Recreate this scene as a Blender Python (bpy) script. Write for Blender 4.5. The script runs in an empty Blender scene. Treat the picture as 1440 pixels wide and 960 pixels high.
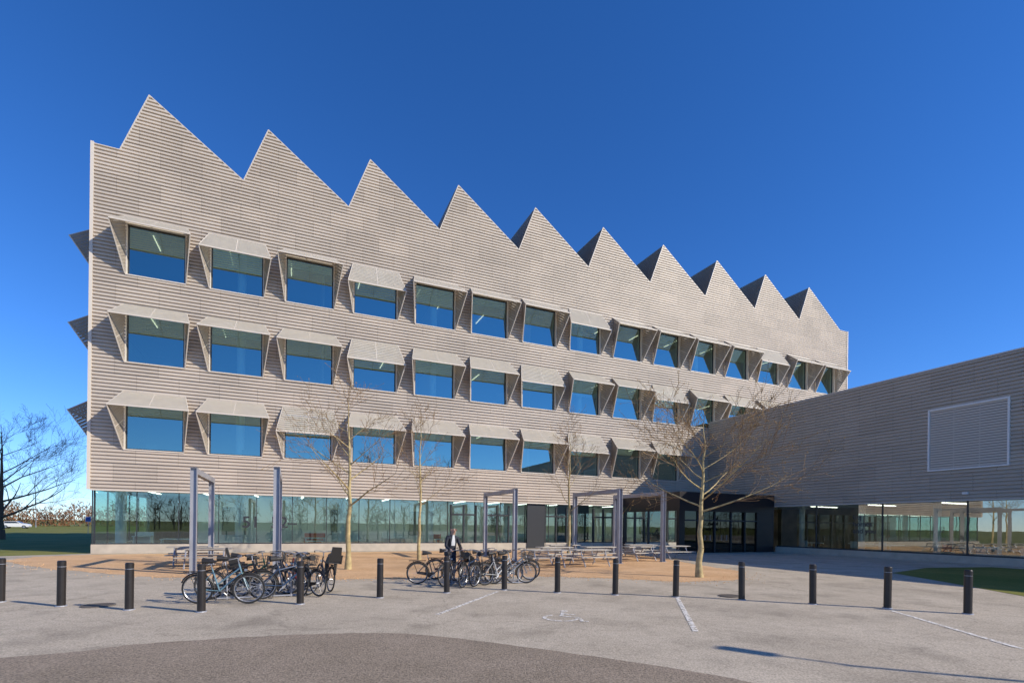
import bpy, math, random
from mathutils import Vector, Matrix, Euler
from mathutils.geometry import delaunay_2d_cdt
R=random.Random(7)
S=bpy.context.scene
COL=S.collection

# ------------------------------------------------------------------ materials
def mat(name,col,rough=.6,metal=0,var=0.0,scale=3.0,bump=0,bscale=40,spec=None):
    m=bpy.data.materials.new(name); m.use_nodes=True
    nt=m.node_tree; b=nt.nodes['Principled BSDF']
    b.inputs['Base Color'].default_value=(*col,1); b.inputs['Roughness'].default_value=rough
    b.inputs['Metallic'].default_value=metal
    if spec is not None: b.inputs['Specular IOR Level'].default_value=spec
    tc=nt.nodes.new('ShaderNodeTexCoord')
    if var>0:
        n=nt.nodes.new('ShaderNodeTexNoise'); n.inputs['Scale'].default_value=scale; n.inputs['Detail'].default_value=8
        nt.links.new(tc.outputs['Object'],n.inputs['Vector'])
        r=nt.nodes.new('ShaderNodeMapRange'); r.inputs[1].default_value=.3; r.inputs[2].default_value=.7
        r.inputs[3].default_value=1-var; r.inputs[4].default_value=1+var
        nt.links.new(n.outputs['Fac'],r.inputs[0])
        out=r.outputs[0]
        v=nt.nodes.new('ShaderNodeVectorMath'); v.operation='SCALE'; v.inputs[0].default_value=col
        nt.links.new(out,v.inputs['Scale']); nt.links.new(v.outputs[0],b.inputs['Base Color'])
    if bump>0:
        n=nt.nodes.new('ShaderNodeTexNoise'); n.inputs['Scale'].default_value=bscale; n.inputs['Detail'].default_value=4
        nt.links.new(tc.outputs['Object'],n.inputs['Vector'])
        bp=nt.nodes.new('ShaderNodeBump'); bp.inputs['Strength'].default_value=bump; bp.inputs['Distance'].default_value=.02
        nt.links.new(n.outputs['Fac'],bp.inputs['Height']); nt.links.new(bp.outputs[0],b.inputs['Normal'])
    return m
def translucent(m,col,f):
    nt=m.node_tree; b=nt.nodes['Principled BSDF']; o=[n for n in nt.nodes if n.type=='OUTPUT_MATERIAL'][0]
    t=nt.nodes.new('ShaderNodeBsdfTranslucent'); t.inputs[0].default_value=(*col,1); mx=nt.nodes.new('ShaderNodeMixShader'); mx.inputs[0].default_value=f
    nt.links.new(b.outputs[0],mx.inputs[1]); nt.links.new(t.outputs[0],mx.inputs[2]); nt.links.new(mx.outputs[0],o.inputs[0]); return m

def cladding(name,col,axis):
    m=mat(name,col,.5,0.0,spec=.4)
    nt=m.node_tree; b=nt.nodes['Principled BSDF']
    tc=nt.nodes.new('ShaderNodeTexCoord'); sx=nt.nodes.new('ShaderNodeSeparateXYZ'); cx=nt.nodes.new('ShaderNodeCombineXYZ')
    nt.links.new(tc.outputs['Object'],sx.inputs[0]); nt.links.new(sx.outputs[axis],cx.inputs[0]); nt.links.new(sx.outputs[2],cx.inputs[1])
    br=nt.nodes.new('ShaderNodeTexBrick'); br.offset=0.5; br.inputs['Scale'].default_value=1
    br.inputs['Color1'].default_value=(.92,.92,.92,1); br.inputs['Color2'].default_value=(1.06,1.06,1.06,1); br.inputs['Mortar'].default_value=(.62,.61,.60,1)
    br.inputs['Brick Width'].default_value=2.04; br.inputs['Row Height'].default_value=1.0; br.inputs['Mortar Size'].default_value=.011
    nt.links.new(cx.outputs[0],br.inputs['Vector'])
    n=nt.nodes.new('ShaderNodeTexNoise'); n.inputs['Scale'].default_value=.35; n.inputs['Detail'].default_value=5
    nt.links.new(cx.outputs[0],n.inputs['Vector'])
    r=nt.nodes.new('ShaderNodeMapRange'); r.inputs[1].default_value=.3; r.inputs[2].default_value=.7; r.inputs[3].default_value=.92; r.inputs[4].default_value=1.07
    nt.links.new(n.outputs['Fac'],r.inputs[0])
    v=nt.nodes.new('ShaderNodeVectorMath'); v.operation='SCALE'
    nt.links.new(br.outputs['Color'],v.inputs[0]); nt.links.new(r.outputs[0],v.inputs['Scale'])
    v2=nt.nodes.new('ShaderNodeVectorMath'); v2.operation='MULTIPLY'; v2.inputs[1].default_value=col
    nt.links.new(v.outputs[0],v2.inputs[0]); nt.links.new(v2.outputs[0],b.inputs['Base Color'])
    return m

def glass(name,tint,refl=.2,gc=(.9,.97,.96),wav=.03):
    m=bpy.data.materials.new(name); m.use_nodes=True; nt=m.node_tree; nt.nodes.clear()
    o=nt.nodes.new('ShaderNodeOutputMaterial'); mx=nt.nodes.new('ShaderNodeMixShader')
    t=nt.nodes.new('ShaderNodeBsdfTransparent'); t.inputs[0].default_value=(*tint,1)
    g=nt.nodes.new('ShaderNodeBsdfGlossy'); g.inputs['Roughness'].default_value=0.0; g.inputs[0].default_value=(*gc,1)
    f=nt.nodes.new('ShaderNodeFresnel'); f.inputs[0].default_value=1.5
    a=nt.nodes.new('ShaderNodeMath'); a.operation='ADD'; a.inputs[1].default_value=refl; a.use_clamp=True
    nt.links.new(f.outputs[0],a.inputs[0]); nt.links.new(a.outputs[0],mx.inputs[0])
    nt.links.new(t.outputs[0],mx.inputs[1]); nt.links.new(g.outputs[0],mx.inputs[2]); nt.links.new(mx.outputs[0],o.inputs[0])
    tc=nt.nodes.new('ShaderNodeTexCoord'); n=nt.nodes.new('ShaderNodeTexNoise'); n.inputs['Scale'].default_value=.9
    bp=nt.nodes.new('ShaderNodeBump'); bp.inputs['Strength'].default_value=wav; bp.inputs['Distance'].default_value=.02
    nt.links.new(tc.outputs['Object'],n.inputs['Vector']); nt.links.new(n.outputs['Fac'],bp.inputs['Height']); nt.links.new(bp.outputs[0],g.inputs['Normal'])
    return m
def emis(name,col,s):
    m=mat(name,col); b=m.node_tree.nodes['Principled BSDF']; b.inputs['Emission Color'].default_value=(*col,1); b.inputs['Emission Strength'].default_value=s; return m

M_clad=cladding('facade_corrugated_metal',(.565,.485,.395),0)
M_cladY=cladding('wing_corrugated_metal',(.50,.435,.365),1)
M_trim=mat('pale_metal_trim',(.66,.59,.50),.5)
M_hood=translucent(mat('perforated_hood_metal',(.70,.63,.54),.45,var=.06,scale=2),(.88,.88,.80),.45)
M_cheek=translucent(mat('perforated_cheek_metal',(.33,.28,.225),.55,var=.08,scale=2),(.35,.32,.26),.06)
M_frame=mat('dark_window_frame',(.035,.037,.04),.4)
M_glass=glass('office_glass',(.60,.84,.78),.36,(.68,.95,.88))
M_glassG=glass('ground_floor_glass',(.70,.92,.85),.20,(.85,1,.95))
M_glassD=glass('entrance_dark_glass',(.05,.05,.055),.03)
M_black=mat('black_entrance_panel',(.018,.014,.016),.35)
M_conc=mat('concrete_plinth',(.50,.43,.34),.8,var=.12,scale=2,bump=.3)
M_int=mat('interior_wall',(.74,.78,.75),.8)
M_intd=mat('interior_dark_wall',(.16,.19,.18),.8,var=.5,scale=.35)
M_slab=mat('interior_ceiling',(.34,.36,.34),.8)
M_floor=mat('interior_floor',(.40,.40,.38),.5)
M_white=mat('white_column',(.80,.82,.80),.6)
M_roof=mat('roof_sheet',(.12,.12,.13),.6)
M_lamp=emis('ceiling_light_strip',(1,.86,.62),1.6)
M_lampFill=emis('ceiling_light_and_fill_strip',(1,.95,.86),5)  # wing ceiling lights, and the fill strips added over the main ground floor
M_steel=mat('galvanised_steel',(.34,.345,.375),.45,.2,var=.12,scale=1.5)
M_boll=mat('bollard_black',(.022,.018,.016),.4,var=.2,scale=6)
M_bark=mat('bark',(.42,.33,.16),.85,var=.35,scale=6,bump=.5)
M_twig=mat('twig',(.26,.17,.09),.85,var=.3,scale=6)
M_bud=mat('bud',(.40,.26,.10),.8)
M_red=mat('red_fabric',(.45,.05,.03),.7)
M_furn=mat('pale_furniture',(.66,.74,.70),.7)
M_blind=translucent(mat('blind_fabric',(.72,.80,.76),.8),(.8,.88,.84),.3)
M_groove=mat('louvre_gap',(.20,.175,.145),.7)

# ------------------------------------------------------------------ mesh builder
class MB:
    def __init__(s): s.v=[];s.f=[];s.m=[]
    def quad(s,a,b,c,d,m=0):
        n=len(s.v); s.v+= [tuple(a),tuple(b),tuple(c),tuple(d)]; s.f.append((n,n+1,n+2,n+3)); s.m.append(m)
    def tri(s,a,b,c,m=0):
        n=len(s.v); s.v+= [tuple(a),tuple(b),tuple(c)]; s.f.append((n,n+1,n+2)); s.m.append(m)
    def box(s,x0,x1,y0,y1,z0,z1,m=0):
        n=len(s.v)
        s.v+=[(x0,y0,z0),(x1,y0,z0),(x1,y1,z0),(x0,y1,z0),(x0,y0,z1),(x1,y0,z1),(x1,y1,z1),(x0,y1,z1)]
        for q in [(0,3,2,1),(4,5,6,7),(0,1,5,4),(1,2,6,5),(2,3,7,6),(3,0,4,7)]:
            s.f.append(tuple(n+i for i in q)); s.m.append(m)
    def slab(s,a,b,c,d,th,m=0):
        a,b,c,d=map(Vector,(a,b,c,d)); nn=(b-a).cross(d-a)
        if nn.length<1e-6: nn=(c-b).cross(d-c)
        nn=nn.normalized()*th/2
        n=len(s.v)
        s.v+=[tuple(p-nn) for p in (a,b,c,d)]+[tuple(p+nn) for p in (a,b,c,d)]
        for q in [(0,3,2,1),(4,5,6,7),(0,1,5,4),(1,2,6,5),(2,3,7,6),(3,0,4,7)]:
            s.f.append(tuple(n+i for i in q)); s.m.append(m)
    def tube(s,p0,p1,r0,r1=None,n=8,m=0,cap=True,phase=0):
        if r1 is None: r1=r0
        p0=Vector(p0);p1=Vector(p1);d=p1-p0
        if d.length<1e-6: return
        d.normalize(); a=d.orthogonal() if abs(d.z)<.99 else Vector((1,0,0)); a=(a-d*a.dot(d)).normalized(); b=d.cross(a)
        k=len(s.v)
        for p,r in((p0,r0),(p1,r1)):
            for i in range(n):
                t=2*math.pi*i/n+phase; s.v.append(tuple(p+a*math.cos(t)*r+b*math.sin(t)*r))
        for i in range(n):
            j=(i+1)%n; s.f.append((k+i,k+j,k+n+j,k+n+i)); s.m.append(m)
        if cap:
            s.f.append(tuple(k+i for i in reversed(range(n)))); s.m.append(m)
            s.f.append(tuple(k+n+i for i in range(n))); s.m.append(m)
    def path(s,pts,r,n=6,m=0):
        for a,b in zip(pts,pts[1:]): s.tube(a,b,r,r,n,m)
    def torus(s,c,ax,R_,r,n=24,k=6,m=0,a0=0,a1=2*math.pi):
        c=Vector(c);ax=Vector(ax).normalized(); a=ax.orthogonal().normalized() if abs(ax.z)>.9 else Vector((0,0,1)).cross(ax).normalized()
        b=ax.cross(a); full=abs(a1-a0-2*math.pi)<1e-6; N=n if full else n+1; base=len(s.v)
        for i in range(N):
            t=a0+(a1-a0)*i/n; e=a*math.cos(t)+b*math.sin(t)
            for j in range(k):
                q=2*math.pi*j/k; s.v.append(tuple(c+e*(R_+r*math.cos(q))+ax*r*math.sin(q)))
        for i in range(n):
            i2=(i+1)%N
            for j in range(k):
                j2=(j+1)%k; s.f.append((base+i*k+j,base+i2*k+j,base+i2*k+j2,base+i*k+j2)); s.m.append(m)
    def obj(s,name,mats,parent=None,smooth=False,loc=(0,0,0),rot=0):
        me=bpy.data.meshes.new(name); me.from_pydata(s.v,[],s.f); 
        for x in mats: me.materials.append(x)
        me.polygons.foreach_set('material_index',s.m)
        if smooth: me.polygons.foreach_set('use_smooth',[True]*len(s.f))
        me.update()
        o=bpy.data.objects.new(name,me); COL.objects.link(o); o.location=loc; o.rotation_euler=(0,0,rot)
        if parent: o.parent=parent
        return o
def empty(name,loc=(0,0,0),rot=0):
    o=bpy.data.objects.new(name,None); COL.objects.link(o); o.location=loc; o.rotation_euler=(0,0,rot); o.empty_display_size=.5; return o

# ------------------------------------------------------------------ main building (local: x along facade, y inward, z up)
ANG=math.radians(23.57)
LX,LY=-23.2,27.8
d1=Vector((math.cos(ANG),math.sin(ANG),0)); d2=Vector((-math.sin(ANG),math.cos(ANG),0))
def W(t,y,z=0): return Vector((LX,LY,0))+d1*t+d2*y+Vector((0,0,z))
BL=63.4; ZC=3.56; ZV=22.5; ZP=26.0; DEP=24.0
BAY=6.11; V0=1.15; PK=1.33
bld=empty('office_building',(LX,LY,0),ANG)
rows=[(5.85,8.7),(10.75,13.6),(15.65,18.5)]
def wins(r):
    n=10 if r==0 else 15
    return [2.92+4.08*i for i in range(n)]
HW=1.44
PITCH=.2; PD=.085
def prof(z):
    p=(z/PITCH)%1.0*PITCH
    if p<.06: return 0
    if p<.075: return (p-.06)/.015*PD
    if p<.18: return PD
    return max(0,(.2-p)/.02*PD)
def zlist(z0,z1,brk=()):
    zs=set([round(z0,4),round(z1,4)]+[round(b,4) for b in brk if z0<b<z1])
    k=math.floor(z0/PITCH)
    while k*PITCH<z1:
        for o in (0,.06,.075,.18):
            z=k*PITCH+o
            if z0<z<z1: zs.add(round(z,4))
        k+=1
    zs=sorted(zs); out=[zs[0]]
    for z in zs[1:]:
        if z-out[-1]>.002: out.append(z)
    return out
def ribs(mb,mapf,rangef,z0,z1,brk=(),m=0):
    zs=zlist(z0,z1,brk)
    for a,b in zip(zs,zs[1:]):
        oa,ob=prof(a+1e-5),prof(b-1e-5)
        for (l0,r0,l1,r1) in rangef(a,b):
            if r0-l0<1e-4 and r1-l1<1e-4: continue
            mb.quad(mapf(l0,oa,a),mapf(r0,oa,a),mapf(r1,ob,b),mapf(l1,ob,b),m)
def frange(a,b):
    c=(a+b)/2
    if c<ZV:
        for r,(lo,hi) in enumerate(rows):
            if lo<c<hi:
                out=[];x=0
                for t in wins(r):
                    out.append((x,t-HW,x,t-HW)); x=t+HW
                out.append((x,BL,x,BL)); return out
        return [(0,BL,0,BL)]
    out=[]
    for k in range(10):
        v=V0+BAY*k
        def L(z): return v+PK*(z-ZV)/(ZP-ZV)
        def Rr(z): return v+BAY-(BAY-PK)*(z-ZV)/(ZP-ZV)
        out.append((L(a),Rr(a),L(b),Rr(b)))
    return out
mb=MB()
brk=[z for r in rows for z in r]+[ZV]
ribs(mb,lambda t,o,z:(t,-o,z),frange,ZC,ZP-.02,brk)
mb.obj('facade',[M_clad],bld)
def erange(a,b):
    return [(0,DEP,0,DEP)]
mb=MB()
ribs(mb,lambda t,o,z:(-o,t,z),erange,ZC,ZV)
ribs(mb,lambda t,o,z:(BL+o,t,z),erange,0,ZV)
ribs(mb,lambda t,o,z:(t,DEP+o,z),lambda a,b:[(0,BL,0,BL)],0,ZV)
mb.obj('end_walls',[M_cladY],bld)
# roof
mb=MB()
for k in range(10):
    v=V0+BAY*k
    mb.quad((v,.02,ZV),(v+PK,.02,ZP-.02),(v+PK,DEP,ZP-.02),(v,DEP,ZV),1)
    mb.quad((v+PK,.02,ZP-.02),(v+BAY,.02,ZV),(v+BAY,DEP,ZV),(v+PK,DEP,ZP-.02),0)
    mb.tri((v,DEP,ZV),(v+PK,DEP,ZP),(v+BAY,DEP,ZV),0)
    for j in range(1,17):
        f=j/17; x=v+PK*f; z=ZV+(ZP-ZV)*f
        mb.tube((x-.03,.1,z),(x-.03,DEP,z),.045,.045,4,1)
mb.quad((0,.02,ZV),(V0,.02,ZV),(V0,DEP,ZV),(0,DEP,ZV),0)
mb.quad((BL-(BL-V0-10*BAY),.02,ZV),(BL,.02,ZV),(BL,DEP,ZV),(BL-(BL-V0-10*BAY),DEP,ZV),0)
mb.obj('sawtooth_roof',[M_roof,M_cheek],bld)
mb=MB()
pts=[(-.06,ZV)]
for k in range(10):
    v=V0+BAY*k; pts+=[(v,ZV),(v+PK,ZP)]
pts+=[(V0+10*BAY,ZV),(BL+.06,ZV)]
for a,b in zip(pts,pts[1:]): mb.tube((a[0],-.05,a[1]),(b[0],-.05,b[1]),.04,.04,4)
mb.box(-.15,.0,-.12,.06,ZC-.02,ZV+.08)
mb.box(BL,BL+.12,-.12,.06,ZC-.02,ZV+.05)
mb.box(0,BL,-.11,.02,ZC-.07,ZC-.003)
mb.obj('edge_trim',[M_trim],bld)

# hoods: perforated folding shades, each at its own opening angle
angs=[[37,38,72,40,40,38,38,60,38,42],
      [36,37,38,62,42,44,60,37,37,60,37,44,37,60,40],
      [34,50,32,62,34,34,34,58,35,35,36,35,58,35,36]]
def hood(mb,mapf,tc,z0,z1,ang,P=1.72):
    a=math.radians(ang); sp=.42; zh=z1+.36
    H0=(tc-HW-.06,0,zh);H1=(tc+HW+.06,0,zh)
    o=P*math.cos(a); zz=zh-P*math.sin(a)
    O0=(tc-HW-sp,o,zz);O1=(tc+HW+sp,o,zz)
    B0=(tc-HW-.02,.03,z0);B1=(tc+HW+.02,.03,z0)
    lerp=lambda p,q,f:tuple(p[i]+(q[i]-p[i])*f for i in range(3))
    mp=lambda p:mapf(p[0],p[1],p[2])
    n=12
    for i in range(n):
        f0=(i+.04)/n; f1=(i+.80)/n
        mb.slab(mp(lerp(H0,O0,f0)),mp(lerp(H1,O1,f0)),mp(lerp(H1,O1,f1)),mp(lerp(H0,O0,f1)),.025,0)
    for q in (.0,.5,1.0):
        mb.tube(mp(lerp(H0,H1,q)),mp(lerp(O0,O1,q)),.022,.022,4,1)
    mb.tube(mp(O0),mp(O1),.045,.045,4,1)
    n=16
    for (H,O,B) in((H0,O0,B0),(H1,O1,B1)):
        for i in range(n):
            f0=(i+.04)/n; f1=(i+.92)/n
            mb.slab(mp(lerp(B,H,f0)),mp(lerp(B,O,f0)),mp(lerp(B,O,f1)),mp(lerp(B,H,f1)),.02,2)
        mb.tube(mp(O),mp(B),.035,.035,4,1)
        mb.tube(mp(lerp(B,H,.5)),mp(lerp(B,O,.5)),.02,.02,4,1)
hb=MB(); fr=MB(); gl=MB()
fm=lambda t,o,z:(t,-.085-o,z)
for r,(z0,z1) in enumerate(rows):
    for i,t in enumerate(wins(r)):
        hood(hb,fm,t,z0,z1,angs[r][i]+R.uniform(-1.5,1.5))
        for x0,x1 in((t-HW,t-HW+.05),(t+HW-.05,t+HW)):
            fr.box(x0,x1,-.10,.22,z0,z1,1)
        fr.box(t-HW,t+HW,-.13,.22,z0-.06,z0,1)
        fr.box(t-HW,t+HW,-.10,.22,z1,z1+.05,1)
        for x0,x1 in((t-HW+.05,t-HW+.12),(t+HW-.12,t+HW-.05)):
            fr.box(x0,x1,.10,.18,z0,z1,0)
        fr.box(t-HW+.12,t+HW-.12,.10,.18,z0,z0+.07,0)
        fr.box(t-HW+.12,t+HW-.12,.10,.18,z1-.07,z1,0)
        e=R.uniform(-.004,.004); e2=R.uniform(-.006,.006)
        gl.quad((t-HW+.12,.14+e,z0+.07),(t+HW-.12,.14-e,z0+.07),(t+HW-.12,.14-e+e2,z1-.07),(t-HW+.12,.14+e+e2,z1-.07))
for r,(z0,z1) in enumerate(rows):
    for yc in (3.2,7.3,11.4,15.5,19.6):
        hood(hb,lambda t,o,z:(-.085-o,t,z),yc,z0,z1,36)
        hood(hb,lambda t,o,z:(BL+.085+o,t,z),yc,z0,z1,36)
        fr.box(-.115,-.088,yc-HW,yc+HW,z0,z1,0); fr.box(BL+.088,BL+.115,yc-HW,yc+HW,z0,z1,0)
hb.obj('window_hoods',[M_hood,M_trim,M_cheek],bld)
fr.obj('window_frames',[M_frame,M_trim],bld)
gl.obj('window_panes',[M_glass],bld)
# interior
it=MB()
for z0,z1 in((3.75,5.15),(9.3,10.0),(14.2,14.9),(19.1,19.5)):
    it.box(.1,BL-.1,.26,DEP-.2,z0,z1,7)
it.box(.1,44.4,.62,9.5,3.70,3.745,0)
it.box(.1,44.4,.6,DEP-.2,.02,.12,2)
it.box(.1,BL-.1,11,11.15,5.15,19.1,1)
it.box(4,44.4,7.5,7.65,.12,3.70,0)
for k in range(11):
    t=1.05+6.11*k
    it.tube((t,1.35,.1),(t,1.35,3.70),.27,.27,20,3)
    it.tube((t,1.0,5.15),(t,1.0,19.1),.24,.24,16,3)
for t in range(4,62,8):
    it.box(t,t+.1,3.0,11,5.15,19.1,0)
for r,zc in enumerate((9.28,14.18,19.08)):
    for k in range(15):
        t=2.0+4.08*k+R.uniform(-.3,.3)
        if R.random()<.75: it.box(t,t+.045,2.0,3.9,zc-.05,zc-.01,4)
        if R.random()<.4: it.box(t+2,t+2.045,4.4,6.3,zc-.05,zc-.01,4)
for k in range(14): it.box(1.8+3*k,1.8+3*k+.12,1.8,6.8,3.66,3.69,8)  # glowing strips added to brighten the ground floor interior
for r,(z0,z1) in enumerate(rows):
    for i,t in enumerate(wins(r)):
        if R.random()<.7:
            x=t+R.uniform(-.9,.5); it.box(x,x+1.2,.6,1.3,z0-.02,z0+.03,5); it.box(x+.3,x+.85,.8,.84,z0+.1,z0+.45,1)
        q=R.random()
        if q<.5:
            h=R.choice((.5,.8,1.1,1.4)); nn=int(h/.12)
            for j in range(nn): it.box(t-HW+.14,t+HW-.14,.24,.255,z1-.1-j*.12-.085,z1-.1-j*.12,9)
for k in range(34):
    t=R.uniform(1.5,43); y=R.uniform(1.9,6); w=R.uniform(.3,.9); h=R.uniform(.45,.8)
    it.box(t-w,t+w,y-.35,y+.35,.12+h-.06,.12+h,5); it.box(t-w+.05,t-w+.12,y-.3,y+.3,.12,.12+h-.06,5); it.box(t+w-.12,t+w-.05,y-.3,y+.3,.12,.12+h-.06,5)
    if k%11==0: it.box(t-w,t+w,y+.36,y+.46,.4,1.1,6)
    elif k%2==0: it.box(t-w,t+w,y+.36,y+.46,.4,1.15,5)
for t in (5.5,13,19.2,26,33): it.box(t,t+R.uniform(1,2.2),7.42,7.49,.9,2.9,1)
it.obj('interior',[M_int,M_intd,M_floor,M_white,M_lamp,M_furn,M_red,M_slab,M_lampFill,M_blind],bld,smooth=False)
# ground floor
g=MB(); fg=MB()
x=0.0; E=[]
while x<44.4: E.append(x); x+=2.04
E.append(44.5)
for a,b in zip(E,E[1:]):
    e=R.uniform(-.006,.006)
    g.quad((a+.02,.32+e,.5),(b-.02,.32-e,.5),(b-.02,.32-e,ZC),(a+.02,.32+e,ZC))
    fg.box(a-.02,a+.02,.29,.37,.5,ZC+.02,0)
for k in range(5):
    y0=.32+k*2.2; g.quad((.1,y0,.5),(.1,y0+2.18,.5),(.1,y0+2.18,ZC),(.1,y0,ZC)); fg.box(.06,.14,y0-.03,y0+.03,.5,ZC,0)
g.obj('ground_floor_panes',[M_glassG],bld)
fg.box(0,44.5,.26,.38,.5,.56,0)
fg.box(0,44.5,.26,.38,ZC-.0,ZC+.15,0)
for t in (20.6,23.2,28.2,32.6):
    for dx in(0,.95,1.9): fg.box(t+dx,t+dx+.09,.2,.4,.12,ZC-.3,0)
    fg.box(t,t+1.99,.2,.4,2.5,2.62,0)
    fg.box(t,t+1.99,.2,.4,.12,.22,0)
fg.box(26.6,28.1,.05,.24,.12,ZC-.002,0)
for t in (29.6,30.6,31.6): fg.box(t,t+.9,.75,.85,.5,ZC,0)
fg.obj('ground_floor_frames',[M_frame],bld)
p=MB()
p.box(.0,27.9,.12,.6,-.2,.5,0); p.box(.12,.6,.6,11.3,-.2,.5,0)
p.box(0,44.5,.02,.6,ZC,ZC+.02,1)
p.box(28,44.5,.2,.6,-.2,.499,0)
p.box(.1,.3,11.3,DEP,0,ZC,0)
p.obj('plinth',[M_conc,M_trim],bld)
def text(s,size,parent,loc,rot,m,name,off=.012):
    c=bpy.data.curves.new(name,'FONT'); c.body=s; c.size=size; c.extrude=.004; c.offset=off
    o=bpy.data.objects.new(name,c); COL.objects.link(o); o.parent=parent; o.location=loc; o.rotation_euler=rot; c.materials.append(m); return o
text('51',1.0,bld,(7.35,.26,1.5),(math.pi/2,0,0),M_frame,'house_number')
text('52–',1.0,bld,(8.95,.26,1.5),(math.pi/2,0,0),M_frame,'house_number_second')

# ------------------------------------------------------------------ wing
wing=empty('low_wing_building',(LX,LY,0),ANG)
WX=44.57; WZ=11.2; WY0=-46
mb=MB()
LV=(-20.85,-17.3,5.35,8.8)
def wr(a,b):
    c=(a+b)/2
    if LV[2]<c<LV[3]: return [(WY0,LV[0],WY0,LV[0]),(LV[1],-.01,LV[1],-.01)]
    return [(WY0,-.01,WY0,-.01)]
ribs(mb,lambda t,o,z:(WX-o,t,z),wr,ZC,WZ,(LV[2],LV[3]))
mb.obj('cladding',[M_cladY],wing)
mb=MB()
ribs(mb,lambda t,o,z:(t,WY0-o,z),lambda a,b:[(WX,WX+30,WX,WX+30)],0,WZ)
mb.obj('end_cladding',[M_clad],wing)
mb=MB()
mb.box(WX-.11,WX+30,WY0-.1,-.1,WZ,WZ+.08,0)
mb.box(WX-.11,WX+.02,WY0,-.1,ZC-.07,ZC-.003,0)
y0,y1,z0,z1=LV
for a in((y0-.08,y0+.01,z0-.08,z1+.08),(y1-.01,y1+.08,z0-.08,z1+.08),(y0,y1,z0-.08,z0+.01),(y0,y1,z1-.01,z1+.08)):
    mb.box(WX-.13,WX+.1,*a,2)
n=24; hh=(z1-z0-.02)/n
for i in range(n):
    z=z0+.01+hh*i
    mb.box(WX-.075,WX-.02,y0+.01,y1-.01,z+.035,z+hh,3)
mb.box(WX-.02,WX+.1,y0,y1,z0,z1,1)
for f in (1/3,2/3): mb.box(WX-.085,WX-.076,y0+(y1-y0)*f-.02,y0+(y1-y0)*f+.02,z0,z1,3)
mb.box(WX-.2,WX-.07,-19.2,-18.95,3.85,3.98,2)
mb.obj('louvre_and_trim',[M_trim,M_groove,mat('white_metal',(.85,.82,.78),.5),mat('louvre_blade',(.62,.55,.47),.5)],wing)
g=MB(); fg=MB(); it=MB()
ys=[-10.1-4.45*k for k in range(9)]
prev=-6.9
for y in ys:
    g.quad((WX+.3,y+.02,.45),(WX+.3,prev-.02,.45),(WX+.3,prev-.02,ZC),(WX+.3,y+.02,ZC)); fg.box(WX+.25,WX+.37,y-.03,y+.03,.45,ZC,0); prev=y
fg.box(WX+.25,WX+.37,-46,-6.9,.42,.5,0)
it.box(WX+.1,WX+.6,-46,-6.9,-.2,.42,1)
it.box(WX+.02,WX+30,-46,-.1,ZC,ZC+.2,0)
it.box(WX+7,WX+7.1,-46,-.1,0,ZC,3)
it.box(WX+.6,WX+7,-46,-.1,.02,.1,2)
it.box(WX+29.5,WX+30,-46,0,0,WZ,0)
for k in range(8): it.tube((WX+1.6,-8-4.45*k,.1),(WX+1.6,-8-4.45*k,ZC),.2,.2,16,0)
for k in range(9): it.box(WX+2,WX+5,-8.5-4.2*k,-8.4-4.2*k,ZC-.06,ZC-.02,4)
for k in range(14):
    x=WX+R.uniform(1.5,5); y=-8-R.random()*34; it.box(x-.4,x+.4,y-.7,y+.7,.74,.8,0); it.box(x-.05,x+.05,y-.05,y+.05,.1,.74,0)
    it.box(x-.9,x-.5,y-.3,y+.2,.45,.5,0); it.box(x-.92,x-.88,y-.3,y+.2,.5,.95,5 if k%5==0 else 0)
g.obj('shopfront_panes',[glass('wing_glass',(.66,.76,.70),.26,(.95,.97,.93))],wing); fg.obj('shopfront_frames',[M_frame],wing); it.obj('interior',[M_int,M_conc,M_floor,mat('warm_interior_wall',(.46,.38,.27),.8,var=.5,scale=.6),M_lampFill,M_red],wing)
text('hej\nhomes\nand you',.46,wing,(WX+.27,-12.7,2.5),(math.pi/2,0,-math.pi/2),mat('vinyl_lettering',(.09,.09,.09),.6),'window_lettering',.004)
# entrance box
e=MB()
X0,X1,Y0=35.1,WX-.12,-6.94
e.box(X0,X1,Y0,-.15,3.0,4.35,0)
e.box(X0,X1,Y0+6.5,Y0+6.6,0,3.0,0)
e.box(X0,X0+.5,Y0+.02,Y0+.3,0,3.0,0); e.box(X1-1.8,X1,Y0+.02,Y0+.3,0,3.0,0)
for x in (36.8,38.4,40.0,41.4): e.box(x,x+.1,Y0+.03,Y0+.2,0,3.0,2)
e.box(X0+.5,X1-1.8,Y0+.04,Y0+.18,2.3,2.4,2)
e.quad((X0+.5,Y0+.12,0.05),(X1-1.8,Y0+.12,0.05),(X1-1.8,Y0+.12,3.0),(X0+.5,Y0+.12,3.0),1)
e.quad((X0+.1,Y0+.3,0.05),(X0+.1,-.2,0.05),(X0+.1,-.2,3.0),(X0+.1,Y0+.3,3.0),1)
for y in(-5.2,-3.5,-1.8): e.box(X0+.02,X0+.14,y,y+.08,0,3.0,2)
for x in (37.4,37.9,39.0,39.5): e.box(x,x+.03,Y0-.05,Y0-.02,.9,1.3,3)
e.obj('entrance_vestibule',[M_black,M_glassD,M_frame,M_steel],wing)

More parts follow.
